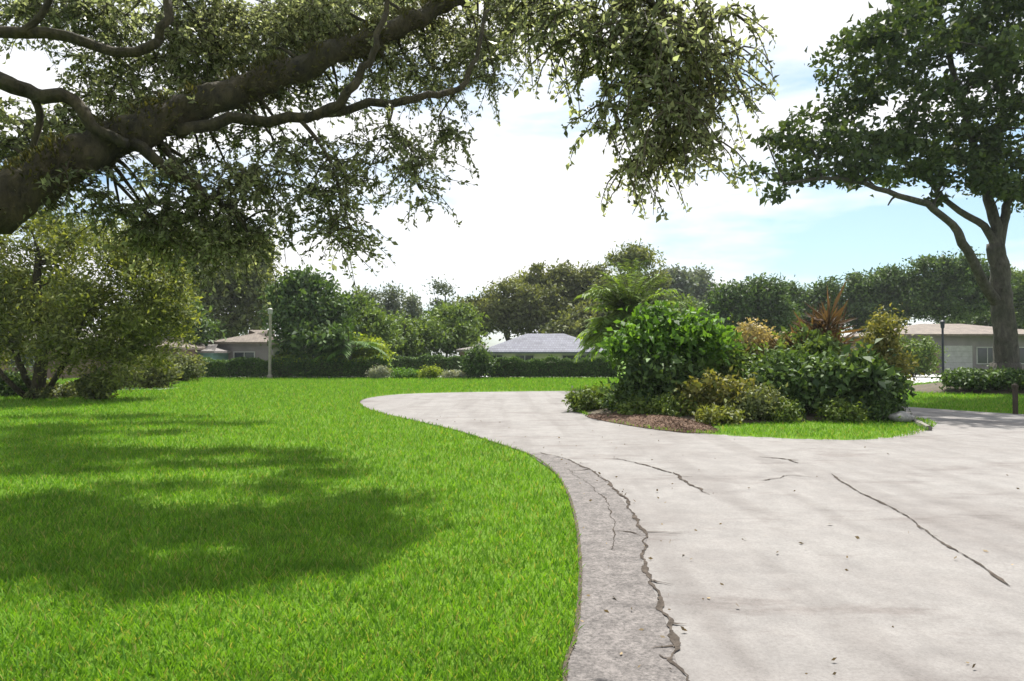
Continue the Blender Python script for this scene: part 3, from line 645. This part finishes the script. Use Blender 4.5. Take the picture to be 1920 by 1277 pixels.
# low filler trees closing gaps low in the skyline
for px, py, dd_, mt, lb in [(1270, 600, 75, 'mid', 'low green tree behind the bright island shrub, under the hazy trees'), (300, 600, 55, 'dark', 'dark tree hidden behind the weeping tree'),
                            (1840, 612, 86, 'dark', 'low dark tree seen over the roof of the large grey house'), (1480, 612, 84, 'mid', 'low green tree filling the gap beneath the dark domed tree'),
                            (1120, 610, 72, 'brown_olive', 'low olive tree beside the right end of the blue grey roof'), (60, 560, 50, 'mid', 'green tree glimpsed behind the left weeping tree')]:
    bgtree('broadleaf_tree', lb, px, dd_, [E(px, py, dd_, 70, 40), E(px - 40, py + 25, dd_, 50, 30), E(px + 45, py + 20, dd_, 50, 30)], mt, 220, 75, 1.3, .4)

# palm behind the island shrub: arching fronds
def palm(name, label, base, h, n_fr, fl, mat, lf=.55, rt=.12, group=None, cat='palm'):
    root = empty(name, base); tag(root, label, cat, group)
    b = np.array(base, float); mb = MB()
    nst = 5
    mb.tube([b + [0, 0, -.05], b + [.05, 0, h * .5], b + [0, .05, h]], [rt * 1.3, rt, rt], 8, lump=.08)
    mb.build('trunk', M['bark_grey'], root, smooth=True)
    fr = MB(); C = []; D = []
    for i in range(n_fr):
        az = rng.random() * 6.283; el = rng.random() ** .8 * 1.35 + .1; L_ = fl * (.75 + .5 * rng.random())
        d = np.array([math.cos(az) * math.cos(el), math.sin(az) * math.cos(el), math.sin(el)]); p = b + [0, 0, h - rng.random() * h * .45]; pts = [p.copy()]
        for k in range(9):
            d = d + np.array([0, 0, -.14]); d /= np.linalg.norm(d); p = p + d * L_ / 9; pts.append(p.copy())
        fr.tube(pts, [.03 * (1 - k / 10.5) for k in range(10)], 3)
        pts = np.array(pts)
        for k in range(1, 9):
            tg = pts[k + 1] - pts[k]; tg /= np.linalg.norm(tg); sd_ = np.cross(tg, [0, 0, 1]); sd_ /= np.linalg.norm(sd_) + 1e-6
            for s in (-1, 1):
                for q in range(4):
                    C.append(pts[k] + (pts[k + 1] - pts[k]) * q / 4); D.append(tg * .6 + sd_ * s + np.array([0, 0, -.15]))
    fr.build('frond_stems', M['twig'], root)
    C = np.array(C); D = np.array(D) / 1.15; n = len(C)
    D = D / np.linalg.norm(D, axis=1, keepdims=True); dd2 = D + .12 * rnd_unit(n)
    side = np.cross(dd2, [0, 0, 1.0]); side /= np.linalg.norm(side, axis=1, keepdims=True) + 1e-9
    l = lf * (.7 + .5 * rng.random(n))[:, None]; wv = side * .035 * fl / 2
    tip = C + dd2 * l - np.array([0, 0, .18]) * l
    mid = C + dd2 * l * .5
    V = np.stack([C, mid + wv, tip, mid - wv], 1).reshape(-1, 3)
    mesh_obj('fronds', V, np.arange(4 * n).reshape(n, 4), M[mat], root)
    return root
palm('palm_tree', 'yellow green feathery palm rising behind the bright island shrub', (P(1185, 665, 31.5)[0], 31.5, 0), 3.7, 120, 2.3, 'palm', .65)
palm('palm_tree', 'small green palm left of the dark round tree, beside the yellow mound shrub', (P(655, 665, 47)[0], 47, 0), 2.2, 26, 2.2, 'bright', .7)

# ------------------------------------------------------------------ island plants
def shrub(name, label, px, py, d, w_, h_, mat, ncl, nlf, rc, leaf, group=None, els=None, stem=.05, aspect=.5, cat='shrub', **k):
    """round bush: base under (px) at depth d; w_, h_ in metres"""
    x = P(px, 665, d)[0]; z0 = .12 if group == 'island' else 0
    ell = els or [(x, d, h_ * .55, w_ * .5, w_ * .42, h_ * .47), (x - w_ * .2, d - w_ * .05, h_ * .45, w_ * .3, w_ * .3, h_ * .4), (x + w_ * .22, d + .1, h_ * .5, w_ * .28, w_ * .3, h_ * .42)]
    root = empty(name, (x, d, 0)); tag(root, label, cat, None if group == 'island' else group)
    sk = Skel(); sk.branch([(x, d, -.05), (x + .03, d, h_ * .25), (x, d, h_ * .45)], stem, stem * .6, 6)
    for j in range(4):
        a = j * 1.6 + rng.random(); sk.branch([(x + .08 * math.cos(a), d + .08 * math.sin(a), -.05), (x + w_ * .15 * math.cos(a), d + w_ * .15 * math.sin(a), h_ * .3), (x + w_ * .28 * math.cos(a), d + w_ * .28 * math.sin(a), h_ * .6)], stem * .8, stem * .3, 5)
    cen, pts, dd = clump_points(ell, ncl, nlf, rc, k.get('shell', .55), k.get('flat', .75))
    for c in cen[:ncl // 3]: sk.reach(c, stem * .3, .004, n=4)
    ok = pts[:, 2] > .02; pts = pts[ok]; dd = dd[ok]
    sk.mb.build('stems', M[k.get('bark', 'twig')], root, smooth=True)
    V, F = leaves(pts, leaf, dd * .5 + rnd_unit(len(dd)), aspect, nrm=dd + np.array([0, 0, .35])); mesh_obj('foliage', V, F, M[mat], root)
    return root
shrub('shrub', 'largest island shrub, glossy bright green top over a dark open base', 1245, 0, 18.4, 2.5, 2.75, 'bright', 170, 55, .36, .18, 'island', stem=.09,
      els=[E(1250, 632, 18.6, 85, 34, 1), E(1205, 655, 18.2, 50, 34, .7), E(1300, 645, 18.6, 65, 38, .9), E(1225, 600, 18.8, 40, 18, .5)], bark='bark_grey')
shrub('shrub', 'dark foliage added for the shaded lower half of the largest island shrub', 1235, 0, 17.7, 1.8, 1.5, 'dark', 100, 45, .3, .18, 'island', els=[E(1205, 705, 17.7, 48, 45, .6), E(1265, 715, 17.6, 50, 42, .6), E(1240, 760, 17.5, 60, 22, .5)])  # dark leaf colour stands in for shade under the large shrub
shrub('shrub', 'green shrub top right of the largest island shrub, behind the buff plume', 1360, 0, 19.5, 1.6, 2.0, 'mid', 110, 60, .34, .13, 'island', stem=.06,
      els=[E(1345, 645, 19.5, 40, 30, .8), E(1330, 680, 19.3, 50, 40, .8), E(1380, 690, 19, 50, 36, .8)])
shrub('ground_cover_shrub', 'low spreading light green shrub at the left tip of the island', 1120, 0, 19.4, 1.7, .55, 'hedge_lime', 80, 50, .22, .10, 'island')
shrub('shrub', 'low dark green shrub between the left tip and the largest island shrub', 1175, 0, 18.4, 1.0, .75, 'dark', 50, 50, .22, .10, 'island')
shrub('golden_shrub', 'golden yellow green spreading shrub on the mulch, right of the largest shrub', 1345, 0, 16.7, 1.7, 1.1, 'gold', 80, 50, .26, .13, 'island')
shrub('low_shrub', 'small green tuft growing out of the mulch near its left end', 1195, 0, 16.9, .8, .4, 'hedge_lime', 36, 36, .2, .11, 'island')
shrub('low_shrub', 'small olive tuft at the right end of the mulch where turf begins', 1345, 0, 15.4, .8, .38, 'olive', 36, 36, .2, .10, 'island')
shrub('golden_shrub', 'pale green arching low shrub at the mulch edge, foot of the largest shrub', 1262, 0, 16.5, 1.1, .55, 'hedge_lime', 60, 50, .2, .09, 'island')
shrub('shrub', 'light green bushy low plant in front of the dark shrub, island middle', 1410, 0, 16.2, 1.3, .8, 'greyolive', 80, 55, .22, .09, 'island')
shrub('buff_shrub', 'buff coloured plume plant standing above the island middle', 1420, 0, 19.6, 1.5, 2.35, 'buff', 80, 55, .28, .10, 'island', els=[E(1405, 640, 19.6, 40, 36, .6), E(1440, 660, 19.6, 35, 36, .6)])
shrub('shrub', 'dark green shrub in the middle of the island, left of the darkest one', 1480, 0, 17.3, 1.9, 1.5, 'dark', 120, 50, .32, .16, 'island')
shrub('shrub', 'darkest broad leaved shrub at the right end of the island', 1590, 0, 17.0, 2.25, 1.65, 'dark', 130, 50, .32, .18, 'island')
shrub('shrub', 'olive green shrub behind the dark ones, below the red leaved plant', 1500, 0, 18.8, 2.2, 2.2, 'mid', 120, 50, .34, .16, 'island')
shrub('upright_shrub', 'slender yellow olive shrub standing tallest at the island right end', 1640, 0, 17.6, 1.0, 2.75, 'gold', 110, 55, .26, .10, 'island', els=[E(1655, 640, 17.6, 20, 55, .35), E(1640, 680, 17.6, 35, 30, .5), E(1670, 690, 17.6, 28, 30, .4)])
shrub('low_shrub', 'small round dark shrub beside the grey stone at the island right tip', 1655, 0, 16.3, .9, .6, 'dark', 60, 50, .18, .09, 'island')
shrub('low_shrub', 'small light green tuft on the turf edge below the darkest shrub', 1580, 0, 15.9, .9, .5, 'hedge_lime', 40, 45, .18, .08, 'island')
shrub('low_shrub', 'small light green tuft on the turf edge left of the middle dark shrub', 1465, 0, 15.9, .8, .5, 'hedge_lime', 40, 45, .18, .08, 'island')
# spiky red plant
def spiky(name, label, base, h, n, ln, mat, cat='shrub'):
    root = empty(name, base); tag(root, label, cat); b = np.array(base, float); mb = MB()
    for k in range(4):
        a = k * 1.57; mb.tube([b, b + [.15 * math.cos(a), .15 * math.sin(a), h * .6], b + [.3 * math.cos(a), .3 * math.sin(a), h * (.7 + .08 * k)]], [.05, .035, .03], 5)
    mb.build('stems', M['twig'], root)
    C = np.array([b + [.3 * math.cos((i % 4) * 1.57), .3 * math.sin((i % 4) * 1.57), h * (.7 + .08 * (i % 4)) - rng.random() * .5] for i in range(n)])
    D = rnd_unit(n); D[:, 2] = abs(D[:, 2]) * 1.4 + .15; D /= np.linalg.norm(D, axis=1, keepdims=True)
    V, F = leaves(C, ln, D * 3, .09, .25, .02); mesh_obj('blades', V, F, M[mat], root)
spiky('red_leaved_plant', 'spiky red leaved plant rising from the middle of the island', (P(1545, 665, 19.2)[0], 19.2, 0), 2.75, 240, .8, 'red_leaf')
spiky('red_leaved_plant', 'shorter reddish spiky plant left of the taller red one', (P(1490, 665, 19.2)[0], 19.2, 0), 1.9, 160, .7, 'red_leaf')
# small rounded rock
def rock(name, label, x, y, r):
    import bmesh
    bm = bmesh.new(); bmesh.ops.create_icosphere(bm, subdivisions=3, radius=r)
    for v in bm.verts:
        c = v.co; k = 1 + .15 * math.sin(c.x * 17 + 1) * math.cos(c.y * 13) + .1 * math.sin(c.z * 23)
        v.co = Vector((c.x * k * 1.25, c.y * k, max(c.z * k * .75, -r * .3)))
    me = bpy.data.meshes.new(name); bm.to_mesh(me); bm.free(); me.materials.append(M['stone'])
    for p in me.polygons: p.use_smooth = True
    o = bpy.data.objects.new(name, me); COL.objects.link(o); o.location = (x, y, r * .3 + .06); tag(o, label, 'stone')
rock('stone', 'grey rounded stone at the right end of the island bed', P(1680, 0, 15.9)[0], 15.9, .22)

# shrubs at the foot of the weeping tree, and left-hand strip
shrub('shrub', 'low grey green shrub at the foot of the weeping tree', 185, 0, 24.0, 1.2, .95, 'greyolive', 60, 50, .22, .12)
shrub('shrub', 'small dark shrub left of the weeping tree trunk', 20, 0, 26.0, 1.6, 1.1, 'dark', 60, 50, .25, .13)
shrub('shrub', 'brownish shrub in the shade between weeping tree and hedge', 280, 0, 33.0, 2.6, 1.5, 'brown_olive', 90, 60, .35, .16)
shrub('shrub', 'pale green flowering shrub at the left end of the long hedge', 340, 0, 40.0, 2.2, 1.6, 'greyolive', 80, 55, .35, .16)
shrub('low_shrub', 'low light green shrub along the lawn edge beneath the weeping tree', 120, 0, 25.0, 2.2, .5, 'greyolive', 60, 50, .2, .12)

# ------------------------------------------------------------------ hedges
def hedge(name, label, x0, x1, y, h, dp, mat, n, leaf=.12, group='hedges along the far lawn', top=None):
    root = empty(name, ((x0 + x1) / 2, y, 0)); tag(root, label, 'hedge', group)
    mb = MB(); s = int((x1 - x0) / .6) + 1
    for i in range(s):
        a = x0 + (x1 - x0) * i / s; mb.tube([(a + .2, y + dp * .5, 0), (a + .25, y + dp * .5, h * .5), (a + .1, y + dp * .4, h * .8)], [.04, .03, .015], 4)
    mb.box(x0 + .25, x1 - .25, y + .28, y + dp - .28, .12, h - .25)
    mb.build('stems', M['twig'], root)
    def pts(n, top):
        X = x0 + (x1 - x0) * rng.random(n); wob = h + .10 * np.sin(X * 2.1 + y) + .07 * np.sin(X * 5.3); f = rng.random(n)
        face = rng.random(n) < (.45 if not top else 1)
        Y = np.where(face & (not top), y + abs(rng.normal(size=n)) * .1, y + dp * rng.random(n)); Y = Y + .07 * np.sin(X * 3.1)
        Z = np.where(face & (not top), .05 + (wob - .05) * f, wob - abs(rng.normal(size=n)) * .1)
        return np.stack([X, Y, Z], 1)
    p = pts(n, False)
    V, F = leaves(p, leaf, None, .55); mesh_obj('foliage', V, F, M[mat], root)
    if top:
        V, F = leaves(pts(n // 3, True), leaf, None, .55); mesh_obj('new_growth', V, F, M[top], root)
def HX(px, d): return P(px, 665, d)[0]
hedge('hedge', 'grey green clipped hedge in front of the tan roofed house', HX(375, 46), HX(512, 46), 46, 1.25, 1.4, 'hedge', 9000)
hedge('hedge', 'longer clipped hedge with yellow green top below the dark round tree', HX(514, 46.5), HX(728, 46.5), 46.2, 1.35, 1.4, 'hedge', 14000, top='lime')
hedge('hedge', 'dark clipped hedge behind the round pale plant, left of the dark round bush', HX(728, 52), HX(880, 52), 52.5, 1.45, 1.2, 'hedge', 9000, .14)
hedge('hedge', 'dark clipped hedge in front of the cream house with the blue grey roof', HX(915, 46), HX(1165, 46), 46, 1.3, 1.4, 'hedge', 16000)
shrub('shrub', 'dark round bush at the left end of the cream house hedge', 897, 0, 45.5, 1.9, 2.1, 'dark', 90, 60, .4, .17)
shrub('shrub', 'small silvery grey bush at the foot of the long hedge', 712, 0, 45.0, 1.1, .75, 'grey_leaf', 50, 50, .25, .11)
shrub('low_shrub', 'round pale green plant in front of the dark hedge gap', 806, 0, 45.0, 1.1, .75, 'lime', 50, 50, .25, .12)
shrub('low_shrub', 'low mid green plants in the hedge gap right of the silvery bush', 758, 0, 45.6, 2.2, .6, 'bright', 60, 50, .25, .12)
shrub('low_shrub', 'low pale silvery plants in the hedge gap left of the dark round bush', 853, 0, 45.6, 1.7, .5, 'grey_leaf', 50, 50, .22, .11)
shrub('mound_shrub', 'large yellow green weeping mound shrub above the long hedge', 680, 0, 49.5, 3.4, 2.9, 'lime', 150, 70, .45, .19, els=[E(675, 655, 49.5, 40, 20, 1.2), E(700, 668, 49.2, 25, 26, 1), E(650, 660, 49.8, 30, 14, .9)])
shrub('shrub', 'yellow green shrub behind the long hedge beside the pale pole', 545, 0, 49, 2.6, 1.9, 'hedge_lime', 90, 60, .4, .18)

# ------------------------------------------------------------------ houses
def house(name, label, x0, x1, y, dp, hw, hr, wall, roof, wins=(), door=None, gable=False, over=.5, chimney=None, garage=None):
    root = empty(name, ((x0 + x1) / 2, y, 0)); tag(root, label, 'house')
    mb = MB(); mb.box(x0, x1, y, y + dp, -.05, hw); mb.build('wall', M[wall], root)
    a, b, c, d = x0 - over, x1 + over, y - over, y + dp + over; ym = (c + d) / 2; ins = 0 if gable else (d - c) / 2 * .9
    r = MB(); t = .16
    V = [(a, c, hw), (b, c, hw), (b, d, hw), (a, d, hw), (a, c, hw + t), (b, c, hw + t), (b, d, hw + t), (a, d, hw + t), (a + ins, ym, hw + hr), (b - ins, ym, hw + hr)]
    r.add(V, [(3, 2, 1, 0), (0, 1, 5, 4), (1, 2, 6, 5), (2, 3, 7, 6), (3, 0, 4, 7), (4, 5, 9, 8), (6, 7, 8, 9), (5, 6, 9), (7, 4, 8)])
    rf = r.build('roof', M[roof], root)
    if chimney:
        cb = MB(); cb.box(chimney, chimney + .9, ym - .5, ym + .2, hw + hr * .5, hw + hr + .7); cb.box(chimney - .06, chimney + .96, ym - .56, ym + .26, hw + hr + .703, hw + hr + .85)
        cb.build('chimney', M['wall_mauve'], rf)
    for (wx, ww, z0, z1) in wins:
        f = MB(); e = .09
        f.box(wx, wx + ww, y - .07, y - .003, z0 - e, z0); f.box(wx, wx + ww, y - .07, y - .003, z1, z1 + e)
        f.box(wx - e, wx, y - .07, y - .003, z0 - e, z1 + e); f.box(wx + ww, wx + ww + e, y - .07, y - .003, z0 - e, z1 + e)
        f.box(wx + ww / 2 - .03, wx + ww / 2 + .03, y - .06, y - .003, z0, z1)
        fo = f.build('window', M['trim'], root)
        g = MB(); g.box(wx, wx + ww / 2 - .03, y - .03, y - .004, z0, z1); g.box(wx + ww / 2 + .03, wx + ww, y - .03, y - .004, z0, z1); g.build('pane', M['glass'], fo)
    if door:
        f = MB(); f.box(door, door + 1, y - .06, y - .003, 0, 2.1); do = f.build('door', M['wall_brown'], root)
        h = MB(); h.box(door + .85, door + .9, y - .12, y - .063, 1.0, 1.1); h.build('handle', M['metal_dark'], do)
    if garage:
        f = MB(); gx, gw = garage
        for k in range(5): f.box(gx, gx + gw, y - .06, y - .003, k * .48, k * .48 + .46)
        f.build('garage_door', M['trim'], root)
    return root
house('house', 'cream walled low house with a blue grey hipped roof behind the hedge', HX(905, 60), HX(1150, 60), 60, 9, 1.72, 1.9, 'wall_cream', 'roof_blue',
      [(HX(968, 60), 1.5, .7, 1.55), (HX(1055, 60), 2.4, .7, 1.55), (HX(920, 60), 1.0, .8, 1.55)])
house('house', 'grey walled house with a tan roof left of the pale pole', HX(400, 56), HX(512, 56), 56, 8, 2.5, 1.3, 'wall_mauve', 'roof_tan', [(HX(440, 56), 1.6, .8, 1.8)], over=.4)
house('shed', 'small teal walled building beside the tan roofed house', HX(345, 53), HX(398, 53), 53, 4, 1.75, .7, 'wall_teal', 'roof_grey', [(HX(360, 53), .8, .8, 1.5)], over=.3)
house('house', 'dark mauve grey house glimpsed under the yellow green mound shrub', HX(615, 54), HX(700, 54), 54, 6, 1.9, 1.0, 'wall_grey', 'roof_grey', [(HX(640, 54), 1.2, .8, 1.7)], over=.3)
house('house', 'brownish house corner behind the dark round bush', HX(862, 58), HX(902, 58), 58, 5, 1.9, .7, 'wall_brown', 'roof_grey', [(HX(875, 58), .7, .8, 1.6)], over=.3)
house('house', 'large grey house with a tan gabled roof behind the forked oak', HX(1690, 58), HX(1990, 58), 58, 11, 3.2, 1.3, 'wall_mauve', 'roof_tan',
      [(HX(1832, 58), 1.7, .9, 2.2), (HX(1905, 58), 1.7, .9, 2.2), (HX(1700, 58), .9, .9, 2.2)], door=HX(1738, 58), garage=(HX(1765, 58), 2.6), over=.6)
house('house', 'dim brown house mostly hidden behind the weeping tree', HX(-60, 44), HX(130, 44), 44, 8, 2.4, 1.4, 'wall_brown', 'roof_grey', [(HX(20, 44), 1.5, .9, 2.0)], over=.5)
house('house', 'low brown shaded house front between weeping tree and teal building', HX(225, 50), HX(335, 50), 50, 7, 2.0, 1.2, 'wall_brown', 'roof_tan', [(HX(255, 50), 1.4, .8, 1.8)], over=.4)

# ------------------------------------------------------------------ poles and posts
def lamp_post(name, label, x, y, h, r, mat, cat, headm='trim', head=True):
    root = empty(name, (x, y, 0)); tag(root, label, cat)
    mb = MB(); mb.tube([(x, y, -.05), (x, y, .25), (x, y, .3), (x, y, h)], [r * 1.9, r * 1.8, r, r * .8], 10); mb.build('pole', M[mat], root)
    if head:
        hb = MB(); hb.tube([(x, y, h), (x, y, h + .04), (x, y, h + .30), (x, y, h + .34), (x, y, h + .42)], [r * 1.0, r * 1.4, r * 1.7, r * 2.0, r * .4], 8); hb.build('lantern', M[headm], root)
lamp_post('street_lamp', 'tall pale pole with a whitish head beside the tan roofed house', HX(512, 46), 45.4, 4.3, .10, 'pole', 'lamp post')
lamp_post('lamp_post', 'thin dark blue post on the lawn before the pale driveway', HX(1768, 33.5), 33.5, 2.9, .06, 'metal_dark', 'lamp post', 'metal_dark')
x, y = G(1904, 777)[:2]
root = empty('wooden_post', (x, y, 0)); tag(root, 'short dark wooden post on the grass at the right edge', 'post')
mb = MB(); mb.box(x - .045, x + .045, y - .045, y + .045, -.05, .78)
mb.add([(x - .06, y - .06, .782), (x + .06, y - .06, .782), (x + .06, y + .06, .782), (x - .06, y + .06, .782), (x, y, .85)], [(0, 1, 4), (1, 2, 4), (2, 3, 4), (3, 0, 4)])
mb.build('post', M['wood'], root)
mb = MB(); mb.box(x - .06, x + .06, y - .06, y + .06, .72, .775); mb.build('cap', M['wood'], root)
# low planting on the mound
for px, d, w_, lb in [(1820, 28.2, 2.2, 'low dark ground cover on the mound left of the oak trunk'), (1900, 27.9, 2.6, 'low dark ground cover on the mound directly below the oak trunk'), (1965, 28.5, 2.4, 'low dark ground cover at the right side of the mound')]:
    x = HX(px, d)
    shrub('low_shrub', lb, px, 0, d, w_, 1.0, 'dark', 70, 50, .28, .14, els=[(x, d, .62, w_ * .55, .9, .28)])
shrub('shrub', 'light green shrub against the wall of the large grey house', 1712, 0, 50, 3.0, 2.9, 'mid', 90, 60, .5, .2)

# ------------------------------------------------------------------ haze: even thin air round the whole scene
hz = MB(); hz.box(-430, 430, -430, 430, -1, 34)
hm = bpy.data.materials.new('haze'); hm.use_nodes = True; hn = hm.node_tree.nodes; hn.clear()
ho = hn.new('ShaderNodeOutputMaterial'); hv = hn.new('ShaderNodeVolumePrincipled'); hv.inputs['Density'].default_value = .0003
hv.inputs['Color'].default_value = (.92, .95, 1, 1); hm.node_tree.links.new(hv.outputs[0], ho.inputs['Volume'])
tag(hz.build('haze', hm), 'thin pale summer haze over the whole place', 'haze', kind='stuff')
